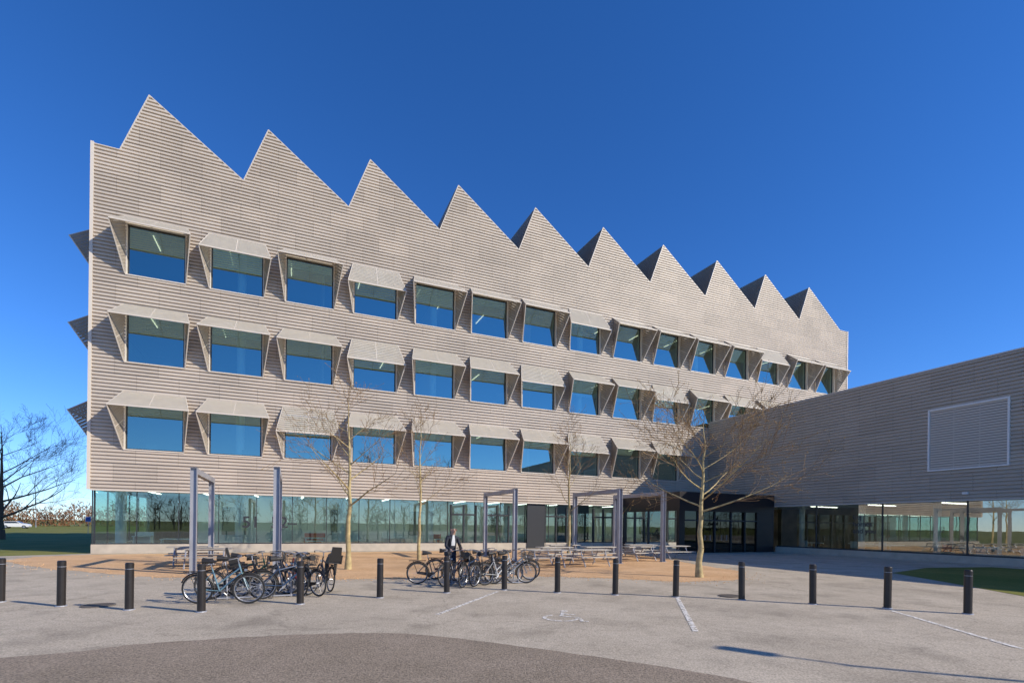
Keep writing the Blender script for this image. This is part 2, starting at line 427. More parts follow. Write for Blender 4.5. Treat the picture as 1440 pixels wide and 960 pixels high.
# ------------------------------------------------------------------ ground
def ground_mat(name,c1,c2,sc,fine,rough=.9,bump=.5,crack=0,lo=.62,hi=1.35):
    m=bpy.data.materials.new(name); m.use_nodes=True; nt=m.node_tree; b=nt.nodes['Principled BSDF']; b.inputs['Roughness'].default_value=rough
    b.inputs['Specular IOR Level'].default_value=.2
    tc=nt.nodes.new('ShaderNodeTexCoord')
    n1=nt.nodes.new('ShaderNodeTexNoise'); n1.inputs['Scale'].default_value=sc; n1.inputs['Detail'].default_value=9; n1.inputs['Roughness'].default_value=.6
    n2=nt.nodes.new('ShaderNodeTexNoise'); n2.inputs['Scale'].default_value=fine; n2.inputs['Detail'].default_value=5; n2.inputs['Roughness'].default_value=.75
    for n in(n1,n2): nt.links.new(tc.outputs['Object'],n.inputs['Vector'])
    r1=nt.nodes.new('ShaderNodeMapRange'); r1.inputs[1].default_value=.35; r1.inputs[2].default_value=.65; nt.links.new(n1.outputs['Fac'],r1.inputs[0])
    mx=nt.nodes.new('ShaderNodeMix'); mx.data_type='RGBA'; mx.inputs[6].default_value=(*c1,1); mx.inputs[7].default_value=(*c2,1); nt.links.new(r1.outputs[0],mx.inputs[0])
    r2=nt.nodes.new('ShaderNodeMapRange'); r2.inputs[1].default_value=.3; r2.inputs[2].default_value=.7; r2.inputs[3].default_value=lo; r2.inputs[4].default_value=hi; nt.links.new(n2.outputs['Fac'],r2.inputs[0])
    v=nt.nodes.new('ShaderNodeVectorMath'); v.operation='SCALE'; nt.links.new(mx.outputs[2],v.inputs[0]); nt.links.new(r2.outputs[0],v.inputs['Scale'])
    out=v.outputs[0]
    if crack:
        vo=nt.nodes.new('ShaderNodeTexVoronoi'); vo.feature='DISTANCE_TO_EDGE'; vo.inputs['Scale'].default_value=.16
        nn=nt.nodes.new('ShaderNodeTexNoise'); nn.inputs['Scale'].default_value=.8; nn.inputs['Detail'].default_value=6
        nt.links.new(tc.outputs['Object'],nn.inputs['Vector'])
        ad=nt.nodes.new('ShaderNodeVectorMath'); ad.operation='MULTIPLY_ADD'; ad.inputs[1].default_value=(2.2,2.2,0)
        nt.links.new(nn.outputs['Color'],ad.inputs[0]); nt.links.new(tc.outputs['Object'],ad.inputs[2]); nt.links.new(ad.outputs[0],vo.inputs['Vector'])
        rc=nt.nodes.new('ShaderNodeMapRange'); rc.inputs[1].default_value=0.0; rc.inputs[2].default_value=.005; rc.inputs[3].default_value=.8; rc.inputs[4].default_value=1
        nt.links.new(vo.outputs['Distance'],rc.inputs[0])
        v2=nt.nodes.new('ShaderNodeVectorMath'); v2.operation='SCALE'; nt.links.new(out,v2.inputs[0]); nt.links.new(rc.outputs[0],v2.inputs['Scale']); out=v2.outputs[0]
        for sc3,dd,lo3 in((.9,2,.76),(.28,4,.80),(3.5,2,.88),(9,3,.85)):
            n3=nt.nodes.new('ShaderNodeTexNoise'); n3.inputs['Scale'].default_value=sc3; n3.inputs['Detail'].default_value=dd
            nt.links.new(tc.outputs['Object'],n3.inputs['Vector'])
            r3=nt.nodes.new('ShaderNodeMapRange'); r3.inputs[1].default_value=.52; r3.inputs[2].default_value=.72; r3.inputs[3].default_value=1; r3.inputs[4].default_value=lo3; nt.links.new(n3.outputs['Fac'],r3.inputs[0])
            v3=nt.nodes.new('ShaderNodeVectorMath'); v3.operation='SCALE'; nt.links.new(out,v3.inputs[0]); nt.links.new(r3.outputs[0],v3.inputs['Scale']); out=v3.outputs[0]
    nt.links.new(out,b.inputs['Base Color'])
    bp=nt.nodes.new('ShaderNodeBump'); bp.inputs['Strength'].default_value=bump; bp.inputs['Distance'].default_value=.015
    nt.links.new(n2.outputs['Fac'],bp.inputs['Height']); nt.links.new(bp.outputs[0],b.inputs['Normal'])
    return m
G_grass=ground_mat('grass_ground',(.13,.15,.022),(.24,.22,.05),.25,12)
G_asph=ground_mat('weathered_asphalt',(.47,.395,.295),(.56,.475,.36),.5,34,crack=1,lo=.5,hi=1.45)
G_dark=ground_mat('coarse_dark_asphalt',(.27,.215,.155),(.34,.27,.20),.7,36,bump=1,lo=.3,hi=1.7)
G_grav=ground_mat('gravel',(.60,.36,.18),(.72,.46,.25),.6,30,bump=.9,lo=.55,hi=1.4)
def poly(name,pts,z,m):
    vs,es,fs,*_=delaunay_2d_cdt([Vector(p) for p in pts],[],[list(range(len(pts)))],1,1e-5)
    me=bpy.data.meshes.new(name); me.from_pydata([(v.x,v.y,z) for v in vs],[],[tuple(f) for f in fs]); me.materials.append(m); me.update()
    o=bpy.data.objects.new(name,me); COL.objects.link(o)
    if me.polygons[0].normal.z<0: me.flip_normals()
    return o
poly('ground',[(-3000,-3000),(3000,-3000),(3000,3000),(-3000,3000)],0,G_grass)
def wxy(t,y): v=W(t,y); return (v.x,v.y)
poly('plaza_asphalt',[(-70,-40),(60,-40),wxy(80,-20),wxy(44.7,.0),wxy(44.5,.13),wxy(.1,.13),wxy(-.3,0),(-25.5,24.9),(-45,19),(-70,14)],.004,G_asph)
edge=[(-30,2.5),(-12,5.2),(-6.8,6.72),(-5.5,7.58),(-3.7,8.27),(-2.07,8.52),(-.9,8.2),(.65,7.45),(2.15,6.59),(2.9,6.02),(4.6,4.4),(9,.5),(20,-8)]
sm=[]
for i in range(len(edge)-1):
    p0=edge[max(i-1,0)];p1=edge[i];p2=edge[i+1];p3=edge[min(i+2,len(edge)-1)]
    for k in range(12):
        t=k/12
        sm.append(tuple(.5*((2*p1[j])+(-p0[j]+p2[j])*t+(2*p0[j]-5*p1[j]+4*p2[j]-p3[j])*t*t+(-p0[j]+3*p1[j]-3*p2[j]+p3[j])*t**3)+R.uniform(-.02,.02) for j in(0,1)))
poly('parking_road',sm+[(20,-35),(-30,-35)],.008,G_dark)
gp=[(-22.5,22.3),(-18,19.3),(-12,16.6),(-7.1,16.2),(-3.9,16.9),(-1,17.9),(1.6,18.3),(3.9,17.8),(5.6,17.0),(8.2,18.0),(9.6,21.5),(9.0,27),wxy(33,-3.2),wxy(28,-1.1),wxy(.5,-.9),wxy(-1.5,-2.5)]
gs=[]
for i in range(len(gp)):
    a=gp[i];b=gp[(i+1)%len(gp)]
    for k in range(10):
        f=k/10; gs.append((a[0]+(b[0]-a[0])*f+R.uniform(-.12,.12),a[1]+(b[1]-a[1])*f+R.uniform(-.12,.12)))
poly('gravel_bed',gs,.008,G_grav)
poly('grass_verge',[(16.2,21.5),(15.3,17.5),(14.4,13.8),(15.5,8),(28,5),(31,10),(24.3,25.6),(20.2,24.6)],.012,G_grass)
st=MB()
for i in range(1100):
    a,b=R.choice(list(zip(gs,gs[1:]))[:125]); f=R.random(); x=a[0]+(b[0]-a[0])*f+R.gauss(0,.45); y=a[1]+(b[1]-a[1])*f+R.gauss(0,.45); s_=R.uniform(.008,.022)
    st.tube((x,y,.004),(x+R.uniform(-.01,.01),y,.008+s_),s_,s_*.5,5,0)
st.obj('loose_gravel',[G_grav])
pm=MB()
def line(a,b,w=.1):
    a=Vector((*a,.012));b=Vector((*b,.012)); n=(b-a).cross(Vector((0,0,1))).normalized()*w/2
    pm.quad(a-n,b-n,b+n,a+n)
line((-1.5,10.3),(-.37,14.0)); line((3.27,8.94),(4.31,13.1)); line((8.0,7.9),(8.64,11.5))
M_worn=bpy.data.materials.new('worn_paint'); M_worn.use_nodes=True
nt=M_worn.node_tree; b=nt.nodes['Principled BSDF']; b.inputs['Base Color'].default_value=(.82,.77,.68,1); b.inputs['Roughness'].default_value=.8
tc=nt.nodes.new('ShaderNodeTexCoord'); n=nt.nodes.new('ShaderNodeTexNoise'); n.inputs['Scale'].default_value=14; n.inputs['Detail'].default_value=6
nt.links.new(tc.outputs['Object'],n.inputs['Vector']); r=nt.nodes.new('ShaderNodeMapRange'); r.inputs[1].default_value=.34; r.inputs[2].default_value=.56; nt.links.new(n.outputs['Fac'],r.inputs[0]); nt.links.new(r.outputs[0],b.inputs['Alpha'])
pm.obj('parking_lines',[M_worn])
ws=MB()
def wl(a,b,w=.07):
    a=Vector((*a,.012));b=Vector((*b,.012)); n=(b-a).cross(Vector((0,0,1))).normalized()*w/2; ws.quad(a-n,b-n,b+n,a+n)
for i in range(14):
    a=math.radians(130+i*17); a2=math.radians(130+(i+1)*17); wl((.3*math.cos(a),.3*math.sin(a)),(.3*math.cos(a2),.3*math.sin(a2)))
wl((-.05,.62),(-.02,.18)); wl((-.02,.18),(.3,.14)); wl((.3,.14),(.42,-.22)); wl((-.03,.42),(.22,.40)); wl((.4,-.22),(.52,-.18))
for i in range(8):
    a=math.pi*i/4; a2=a+math.pi/4; k=Vector((-.05,.75,.012)); ws.tri(k,k+Vector((.08*math.cos(a),.08*math.sin(a),0)),k+Vector((.08*math.cos(a2),.08*math.sin(a2),0)))
o=ws.obj('disabled_parking_symbol',[M_worn],loc=(1.0,10.1,0),rot=-.25); o.scale=(1.1,1.1,1)
M_ci=mat('cast_iron',(.10,.08,.06),.6); M_ci2=mat('cast_iron_rim',(.15,.125,.10),.6)
for (x,y) in((-8.9,10.9),(5.9,13.6)):
    mh=MB(); mh.tube((0,0,0),(0,0,.014),.3,.3,24,0); mh.torus((0,0,.012),(0,0,1),.3,.012,24,5,1)
    for k in range(-3,4): mh.box(-.2,.2,k*.07-.012,k*.07+.012,.014,.019,1)
    mh.obj('manhole_cover',[M_ci,M_ci2],loc=(x,y,0.002))

# ------------------------------------------------------------------ bollards
BO=[(-11.37,11.26),(-9.61,10.8),(-7.9,10.46),(-6.32,10.32),(-4.78,11.46),(-3.27,12.59),(-1.74,13.64),(-.2,14.39),(1.27,13.92),(2.8,13.62),(4.34,13.34),(5.91,12.96),(7.38,12.37),(8.82,11.85),(10.1,11.18)]
def bollard_mesh():
    m=MB(); r=.078
    m.tube((0,0,0),(0,0,.02),r*1.35,r*1.3,20,1)
    m.tube((0,0,.02),(0,0,.84),r,r,20,0,cap=False); m.tube((0,0,.84),(0,0,.855),r*.9,r*.9,20,1,cap=False)
    m.tube((0,0,.855),(0,0,.955),r,r,20,0); m.tube((0,0,.955),(0,0,.975),r,r*.8,20,0)
    return m
bm_=bollard_mesh()
for i,(x,y) in enumerate(BO):
    o=bm_.obj('bollard',[M_boll,M_steel],loc=(x,y,.004),smooth=False); o.rotation_euler=(R.uniform(-.012,.012),R.uniform(-.012,.012),0)

# ------------------------------------------------------------------ steel portals
def portal(near):
    m=MB(); H=3.7; L=4.32
    def Hsec(y,x=0):
        for sx in(-.1,.088): m.box(x+sx,x+sx+.012,y-.1,y+.1,0,H)
        m.box(x-.088,x+.088,y-.006,y+.006,0,H)
        m.box(x-.16,x+.16,y-.16,y+.16,0,.015)
    Hsec(0); Hsec(L)
    for x in(-.1,.085): m.box(x,x+.015,.1,L-.1,H-.2,H)
    m.box(-.085,.085,.1,L-.1,H-.16,H-.145)
    for y in(0,L): m.box(-.105,.105,y-.105,y+.105,H,H+.012)
    m.obj('steel_portal_frame',[M_steel],loc=(near[0],near[1],.006),rot=ANG)
for p_ in((-11.15,17.7),(-7.97,17.1),(.15,25.9),(5.33,25.05),(7.98,26.7)): portal(p_)

# ------------------------------------------------------------------ picnic tables
def picnic(x,y,rot,c):
    m=MB()
    for k in range(5): m.box(-.95,.95,-.37+k*.15,-.24+k*.15,.72,.76,0)
    for s_ in(-1,1):
        for k in range(2): m.box(-.95,.95,s_*.72-.15+k*.155,s_*.72-.01+k*.155,.42,.46,0)
    for xx in(-.65,.65):
        m.tube((xx,-.7,0),(xx,-.25,.72),.03,.03,6,1); m.tube((xx,.7,0),(xx,.25,.72),.03,.03,6,1)
        m.tube((xx,-.8,.40),(xx,.8,.40),.028,.028,6,1); m.tube((xx,-.35,.69),(xx,.35,.69),.028,.028,6,1)
    m.tube((-.65,0,.69),(.65,0,.69),.02,.02,6,1)
    m.obj('picnic_table',[c,M_steel],loc=(x,y,.01),rot=rot)
M_pw=mat('weathered_table_wood',(.36,.32,.27),.7,var=.2,scale=5)
M_pl=mat('pale_table_slats',(.46,.42,.36),.6,var=.15,scale=5)
picnic(-12.2,20.2,ANG,M_pw); picnic(-13.6,21.6,ANG+.1,M_pw)
for x,y in((1.5,22.6),(3.6,23.4),(2.2,25.6),(4.6,26.6),(6.9,27.6),(9.3,29.2),(2.9,28.8),(7.8,30.6)):
    picnic(x,y,ANG+R.uniform(-.12,.12),M_pl)

# ------------------------------------------------------------------ trees
def tree_mesh(seed,H,fork,spread,trunk=.1,nb=9,depth=3,up=.35,lean=0,budn=1,dense=.35):
    r=random.Random(seed); m=MB()
    def grow(p,d,L,rad,dep):
        segs=5 if dep>1 else 4; q=p.copy(); dd=d.copy()
        for s_ in range(segs):
            dd=(dd+Vector((r.gauss(0,.09),r.gauss(0,.09),r.gauss(.03,.06)))).normalized()
            n2=q+dd*L/segs; r0=rad*(1-.8*s_/segs); r1=rad*(1-.8*(s_+1)/segs)
            m.tube(q,n2,max(r0,.0065),max(r1,.0055),6 if rad>.03 else(4 if rad>.012 else 3),0 if rad>.016 else 1,cap=False)
            q=n2
            if dep>0 and s_>0-(dep<2):
                for _ in range(2 if r.random()<dense else 1):
                    a=dd.orthogonal().normalized(); a.rotate(Matrix.Rotation(r.uniform(0,6.28),3,dd))
                    nd=(dd*.8+a*r.uniform(.45,.8)+Vector((0,0,.12))).normalized()
                    grow(q-dd*r.uniform(0,L/segs*.5),nd,L*r.uniform(.36,.6),max(r1*.6,.006),dep-1)
        if dep<=1:
            for _ in range(budn):
                c=q+Vector((r.gauss(0,.03),r.gauss(0,.03),r.gauss(0,.03))); s2=.015
                m.tube(c,c+dd*.035,s2,s2*.2,4,2)
    q=Vector((0,0,0)); pts=[q.copy()]; n=10
    for i in range(1,n+1):
        f=i/n; pts.append(Vector((lean*f+r.gauss(0,.03),r.gauss(0,.03),H*.88*f)))
    for i in range(n):
        f0=i/n;f1=(i+1)/n; fl=1.35 if i==0 else 1
        m.tube(pts[i],pts[i+1],trunk*(1-.85*f0)*fl,trunk*(1-.85*f1),10,0,cap=False)
    for k in range(nb):
        f=fork/(H*.88)+(1-fork/(H*.88))*(k+r.uniform(0,.6))/nb; f=min(f,.99)
        i=min(int(f*n),n-1); p=pts[i].lerp(pts[i+1],f*n-i)
        a=k*2.4+r.uniform(-.4,.4); e=up+ .5*(f-.4)
        d=Vector((math.cos(a)*math.cos(e),math.sin(a)*math.cos(e),math.sin(e)))
        L=spread*(1.15-.75*(f-fork/(H*.88)))*r.uniform(.75,1.1)
        grow(p,d,L,trunk*(1-.85*f)*.5,depth-1)
    grow(pts[-1],Vector((0,0,1)),H*.14,trunk*.14,1)
    return m
TM=[M_bark,M_twig,M_bud]
tree_mesh(3,7.3,2.4,2.4,.115,12,3,.40,dense=.5).obj('bare_plane_tree',TM,smooth=True,loc=(-6.53,20.2,0))
tree_mesh(5,7.9,2.6,1.8,.09,11,3,.7).obj('bare_plane_tree',TM,smooth=True,loc=(-4.75,26,0))
tree_mesh(8,7.6,2.5,1.8,.09,11,3,.7).obj('bare_plane_tree',TM,smooth=True,loc=(3.04,27,0))
tree_mesh(11,6.1,2.4,3.0,.12,15,3,.28,lean=.1,budn=2,dense=.9).obj('bare_plane_tree',TM,smooth=True,loc=(6.95,18.7,0))
tree_mesh(14,10.2,1.8,6.4,.26,14,4,.40,dense=.6).obj('bare_oak_tree',[mat('oak_bark',(.13,.09,.06),.9),mat('oak_twig',(.11,.075,.05),.9),mat('oak_bud',(.15,.1,.06),.9)],smooth=True,loc=(-46.5,46,0))
def belt(name,pts,seed,hmin,hmax,step,thick):
    r=random.Random(seed); m=MB()
    for (x0,y0),(x1,y1) in zip(pts,pts[1:]):
        L=math.hypot(x1-x0,y1-y0); n=int(L/step)
        for i in range(n):
            f=(i+r.random())/n; H=r.uniform(hmin,hmax)
            c=Vector((x0+(x1-x0)*f+r.uniform(-thick,thick),y0+(y1-y0)*f+r.uniform(-thick,thick),0))
            m.tube(c,c+Vector((0,0,H*.6)),.12,.06,5,0,cap=False)
            for k in range(70):
                z=H*r.uniform(.08,.75); a=r.uniform(0,6.28); e=r.uniform(.2,1.3); l=H*r.uniform(.12,.34)
                d=Vector((math.cos(a)*math.cos(e),math.sin(a)*math.cos(e),math.sin(e)))
                p0=c+Vector((r.gauss(0,H*.09),r.gauss(0,H*.09),z)); p1=p0+d*l; w=d.orthogonal().normalized()*r.uniform(.03,.09)
                m.tri(p0-w,p0+w,p1,1 if k%3 else 2)
    return m.obj(name,[mat('belt_trunk',(.12,.09,.06),.9),mat('belt_twigs',(.28,.17,.085),.9),mat('belt_twigs_dark',(.15,.10,.055),.9)])
belt('distant_trees',[(-210,95),(-150,150),(-60,190)],21,5,9,2.0,5)
belt('tree_belt',[(-120,-35),(-60,-62),(0,-70),(60,-60),(110,-20)],22,6,12,2.2,4)
def hedge(name,pts,h,seed,cols):
    r=random.Random(seed); m=MB()
    for (x0,y0),(x1,y1) in zip(pts,pts[1:]):
        L=math.hypot(x1-x0,y1-y0)
        for i in range(int(L*80)):
            f=r.random(); hh=h*(.8+.2*math.sin(f*40+seed)+.12*math.sin(f*170)+r.uniform(-.1,.1))
            p=Vector((x0+(x1-x0)*f+r.gauss(0,1.0),y0+(y1-y0)*f+r.gauss(0,1.0),max(0,hh*r.random())))
            d=Vector((r.gauss(0,.3),r.gauss(0,.3),r.uniform(.3,.8))); w=Vector((r.gauss(0,1),r.gauss(0,1),r.gauss(0,.3))).normalized()*.18
            m.tri(p-w,p+w,p+d,r.choice((0,0,1)))
    return m.obj(name,cols)
hedge('hedge',[(-190,105),(-128,140),(-80,165)],6.2,3,[mat('hedge_rust',(.22,.10,.045),.9),mat('hedge_brown',(.12,.075,.04),.9)])

# ------------------------------------------------------------------ bicycles
M_tyre=mat('tyre',(.02,.02,.02),.7); M_rim=mat('rim',(.45,.45,.46),.3,.7); M_sad=mat('saddle',(.025,.022,.02),.5)
M_bask=mat('basket',(.05,.045,.04),.6)
cols=[(.16,.27,.32),(.03,.03,.035),(.05,.05,.06),(.16,.02,.02),(.25,.26,.27),(.03,.06,.12),(.5,.5,.48),(.03,.08,.05)]
FM=[mat('bicycle_paint_%d'%i,c,.3) for i,c in enumerate(cols)]
def bike(x,y,rot,ci,basket=False,lean=.1,child=False,steer=.0):
    m=MB(); r=.335; wb=.54
    fh=Vector((wb,0,r)); rh=Vector((-wb,0,r))
    def wheel(c,ax):
        m.torus(c,ax,r-.018,.019,28,6,1); m.torus(c,ax,r-.045,.011,28,4,2)
        m.tube(Vector(c)-Vector(ax)*.04,Vector(c)+Vector(ax)*.04,.022,.022,8,2)
        a=Vector(ax).orthogonal().normalized(); b_=Vector(ax).cross(a)
        for k in range(18):
            t=k*math.pi/9; m.tube(Vector(c)+Vector(ax)*(.03 if k%2 else -.03),Vector(c)+(a*math.cos(t)+b_*math.sin(t))*(r-.045),.0022,.0022,3,2,cap=False)
    sax=Vector((math.sin(-steer),math.cos(steer),0))
    wheel(fh,sax); wheel(rh,Vector((0,1,0)))
    m.torus(fh,sax,r+.02,.014,14,4,3,a0=-.2,a1=2.6); m.torus(rh,(0,1,0),r+.02,.016,16,4,3,a0=.4,a1=3.5)
    bb=Vector((-.08,0,.29)); st=Vector((-.22,0,.80)); hd=Vector((.36,0,.86)); hb_=Vector((.40,0,.70))
    m.tube(bb,st,.017,.017,8,0)
    if ci%2: m.tube(st+Vector((.02,0,-.12)),hd+Vector((.01,0,-.06)),.018,.018,8,0)
    else: m.tube(bb+Vector((-.03,0,.15)),hd+Vector((.01,0,-.05)),.017,.017,8,0)
    m.tube(bb,hb_,.02,.02,8,0); m.tube(hd+Vector((-.01,0,.04)),hb_+Vector((.005,0,-.02)),.02,.02,8,0)
    for s_ in(-.05,.05):
        m.tube(bb,rh+Vector((0,s_,0)),.010,.009,6,0); m.tube(st+Vector((.02,0,-.08)),rh+Vector((0,s_,0)),.009,.008,6,0); m.tube(hb_,fh+Vector((0,s_,0)),.013,.009,6,0)
    m.tube(st,st+Vector((-.035,0,.14)),.013,.013,8,2)
    sp_=st+Vector((-.045,0,.15))
    m.tube(sp_+Vector((-.14,0,.015)),sp_+Vector((.02,0,.01)),.075,.05,10,3); m.tube(sp_+Vector((.02,0,.01)),sp_+Vector((.15,0,.005)),.05,.018,8,3)
    top=hd+Vector((-.03,0,.16)); m.tube(hd,top,.014,.014,8,2)
    for s_ in(-1,1):
        m.path([top,top+Vector((.03,s_*.12,.03)),top+Vector((-.02,s_*.25,.03)),top+Vector((-.16,s_*.29,.0))],.011,6,2)
        m.tube(top+Vector((-.08,s_*.275,.015)),top+Vector((-.18,s_*.295,-.005)),.016,.016,6,3)
        m.tube(bb+Vector((0,s_*.06,0)),bb+Vector((.12*s_,s_*.08,-.12)),.01,.01,5,2); m.box(bb.x+.12*s_-.045,bb.x+.12*s_+.045,min(s_*.08,s_*.17),max(s_*.08,s_*.17),bb.z-.135,bb.z-.11,3)
    m.tube(bb+Vector((0,.055,0)),bb+Vector((0,.062,0)),.09,.09,16,2); m.slab(bb+Vector((0,.06,.05)),rh+Vector((0,.06,.04)),rh+Vector((0,.06,-.03)),bb+Vector((0,.06,-.08)),.012,3)
    for s_ in(-.06,.06):
        m.tube(Vector((-.28,s_,.72)),Vector((-.80,s_,.72)),.007,.007,5,3); m.tube(Vector((-.68,s_,.72)),rh+Vector((0,s_,0)),.007,.007,5,3)
    for k in range(4): m.tube(Vector((-.34-.14*k,-.06,.72)),Vector((-.34-.14*k,.06,.72)),.006,.006,5,3)
    m.tube(bb+Vector((-.1,.03,-.02)),Vector((-.24,.18,.0)),.009,.009,5,2)
    if basket:
        for z in(.78,.86,.94,1.02):
            k=.11+(z-.78)*.15
            m.path([(.56-k,-k-.05,z),(.56+k,-k-.05,z),(.56+k,k+.05,z),(.56-k,k+.05,z),(.56-k,-k-.05,z)],.006,4,4)
        for a in range(7):
            f=-1+2*a/6
            for s_ in(-1,1): m.tube((.56+f*.11,s_*.16,.78),(.56+f*.146,s_*.196,1.02),.005,.005,4,4); m.tube((.56+s_*.11,f*.16,.78),(.56+s_*.146,f*.196,1.02),.005,.005,4,4)
        m.box(.45,.67,-.16,.16,.775,.785,4)
    if child:
        m.box(-.74,-.44,-.15,.15,.76,.84,3); m.slab((-.74,-.15,.82),(-.74,.15,.82),(-.84,.12,1.20),(-.84,-.12,1.20),.05,3)
        for s_ in(-.16,.16): m.slab((-.46,s_,.76),(-.76,s_,.76),(-.82,s_,1.0),(-.6,s_,.92),.03,3)
        for s_ in(-.12,.12): m.box(-.46,-.38,s_-.03,s_+.03,.45,.8,3)
    m.tube(hb_+Vector((.07,0,.06)),hb_+Vector((.12,0,.06)),.035,.03,10,2)
    o=m.obj('bicycle',[FM[ci],M_tyre,M_rim,M_sad,M_bask],smooth=False,loc=(x,y,.012)); o.rotation_euler=Euler((lean,0,rot),'XYZ')
    return o
bike(-6.45,11.35,.12,0,False,.10,steer=.3)
bike(-6.6,12.1,.35,1,True,-.08)
bike(-6.2,12.7,.5,2,False,.09,child=True)
bike(-5.6,13.1,2.3,3,True,.08)
bike(-5.25,12.9,2.55,4,False,-.08)
bike(-5.55,12.45,.75,5,True,.09,steer=.3)
bike(-5.15,13.9,2.2,1,False,.08,child=True)
bike(-6.9,13.3,.2,7,False,.07)
bike(-6.1,13.9,2.6,2,True,.07)
for x,y,a,c,bk,l,ch in((-2.35,15.6,.2,1,False,.08,False),(-1.7,15.3,1.1,2,True,-.07,False),(-1.25,15.2,1.25,5,False,.09,False),(-.85,15.45,1.1,1,True,.08,False),
    (-.35,15.7,.6,6,False,-.08,False),(-.05,15.9,.3,4,True,.09,False),(-2.0,16.9,.1,3,False,.07,False),(-.9,16.6,.3,2,False,.08,True),(.1,16.9,.2,6,False,.07,False)):
    bike(x,y,a,c,bk,l,ch,steer=R.uniform(-.3,.3))
def rack(x,y,rot,n):
    m=MB()
    for k in range(n):
        yy=k*.7; m.path([(-.35,yy,0),(-.35,yy,.45),(-.27,yy,.53),(.27,yy,.53),(.35,yy,.45),(.35,yy,0)],.02,8,0)
    m.tube((-.35,-.2,.03),(-.35,n*.7-.5,.03),.02,.02,6); m.tube((.35,-.2,.03),(.35,n*.7-.5,.03),.02,.02,6)
    m.obj('bicycle_rack',[M_steel],loc=(x,y,.01),rot=rot)
rack(-6.9,12.3,-1.1,3); rack(-1.9,15.9,-1.35,4)

# ------------------------------------------------------------------ person
def person(x,y,rot):
    V=[];E=[];RR=[]
    def add(p,r,par=None):
        V.append(p);RR.append(r)
        if par is not None:E.append((par,len(V)-1))
        return len(V)-1
    pel=add((0,0,.93),(.155,.11)); w=add((.02,0,1.06),(.145,.10),pel); c=add((.05,0,1.27),(.165,.115),w); sh=add((.065,0,1.42),(.13,.09),c)
    nk=add((.09,0,1.50),(.058,.058),sh); h0=add((.125,0,1.565),(.07,.075),nk); h1=add((.15,0,1.65),(.088,.098),h0); h2=add((.14,0,1.715),(.06,.065),h1)
    hands=[]
    for s_ in(1,-1):
        hp=add((0,.075*s_,.86),(.10,.10),pel); k=add((.04,.09*s_,.48),(.062,.062),hp); a=add((-.02,.10*s_,.09),(.042,.042),k); ft=add((.07,.11*s_,.045),(.045,.036),a); add((.18,.12*s_,.035),(.036,.026),ft)
        s1=add((.06,.18*s_,1.405),(.068,.068),sh); e=add((.10,.25*s_,1.14),(.050,.050),s1); wr_=add((.33,.20*s_,1.04),(.032,.030),e); pa=add((.40,.19*s_,1.02),(.036,.022),wr_)
        hands.append((.40,.19*s_,1.02))
    me=bpy.data.meshes.new('pedestrian'); me.from_pydata(V,E,[])
    o=bpy.data.objects.new('pedestrian',me); COL.objects.link(o)
    sk=o.modifiers.new('s','SKIN'); 
    for i,r in enumerate(RR): me.skin_vertices[0].data[i].radius=r
    me.skin_vertices[0].data[0].use_root=True
    ss=o.modifiers.new('u','SUBSURF'); ss.levels=2; ss.render_levels=2
    dg=bpy.context.evaluated_depsgraph_get(); m2=bpy.data.meshes.new_from_object(o.evaluated_get(dg))
    o.modifiers.clear(); o.data=m2; o.name='pedestrian'
    skin=mat('skin',(.50,.30,.21),.6); jac=mat('dark_jacket',(.022,.025,.035),.8,var=.3,scale=12); tro=mat('dark_jeans',(.03,.04,.07),.85,var=.2,scale=10); sho=mat('shoes',(.02,.02,.02),.5); hair=mat('hair',(.05,.03,.02),.7); shirt=mat('white_shirt',(.65,.65,.63),.8)
    m2.materials.clear()
    for q in(skin,jac,tro,sho,hair,shirt): m2.materials.append(q)
    for p in m2.polygons:
        cc=p.center; p.use_smooth=True
        if cc.z<.085: k=3
        elif cc.z<.93 and cc.x<.25: k=2
        elif cc.x>.345 and cc.z<1.2: k=0
        elif cc.z>1.50: k=4 if (cc.z>1.69 or cc.x<.09 and cc.z>1.54) else 0
        elif cc.x>.13 and abs(cc.y)<.035 and cc.z>1.0: k=5
        else: k=1
        p.material_index=k
    o.location=(x,y,.01); o.rotation_euler=(0,0,rot)
    f=MB()
    for (hx,hy,hz) in hands:
        s_=1 if hy>0 else -1
        for j in range(4):
            yy=hy+(-.026+.0175*j); L=(.036,.042,.04,.03)[j]
            f.path([(hx+.02,yy,hz),(hx+.02+L,yy,hz+.004),(hx+.03+L,yy,hz-.028),(hx+.012+L*.6,yy,hz-.04)],.0085,6,0)
        f.path([(hx-.02,hy-.03*s_,hz-.005),(hx+.015,hy-.045*s_,hz-.02),(hx+.045,hy-.03*s_,hz-.035)],.0095,6,0)
    f.tube((.235,0,1.645),(.262,0,1.625),.01,.016,8,0)
    for s_ in(-1,1):
        f.tube((.222,.033*s_,1.66),(.234,.033*s_,1.658),.012,.010,8,1); f.tube((.15,.088*s_,1.655),(.145,.103*s_,1.66),.03,.024,8,0)
        f.tube((.226,.018*s_,1.682),(.222,.05*s_,1.683),.005,.004,5,1)
    f.tube((.222,-.024,1.597),(.222,.024,1.597),.006,.006,5,2)
    f.box(-.16,-.09,-.14,.11,1.02,1.32,3)
    q=f.obj('hands_face_and_bag',[skin,mat('eyes',(.02,.015,.01),.3),mat('lips',(.35,.13,.11),.5),mat('white_bag',(.6,.6,.58),.7)],o,smooth=True)
person(-1.95,16.35,-1.0)

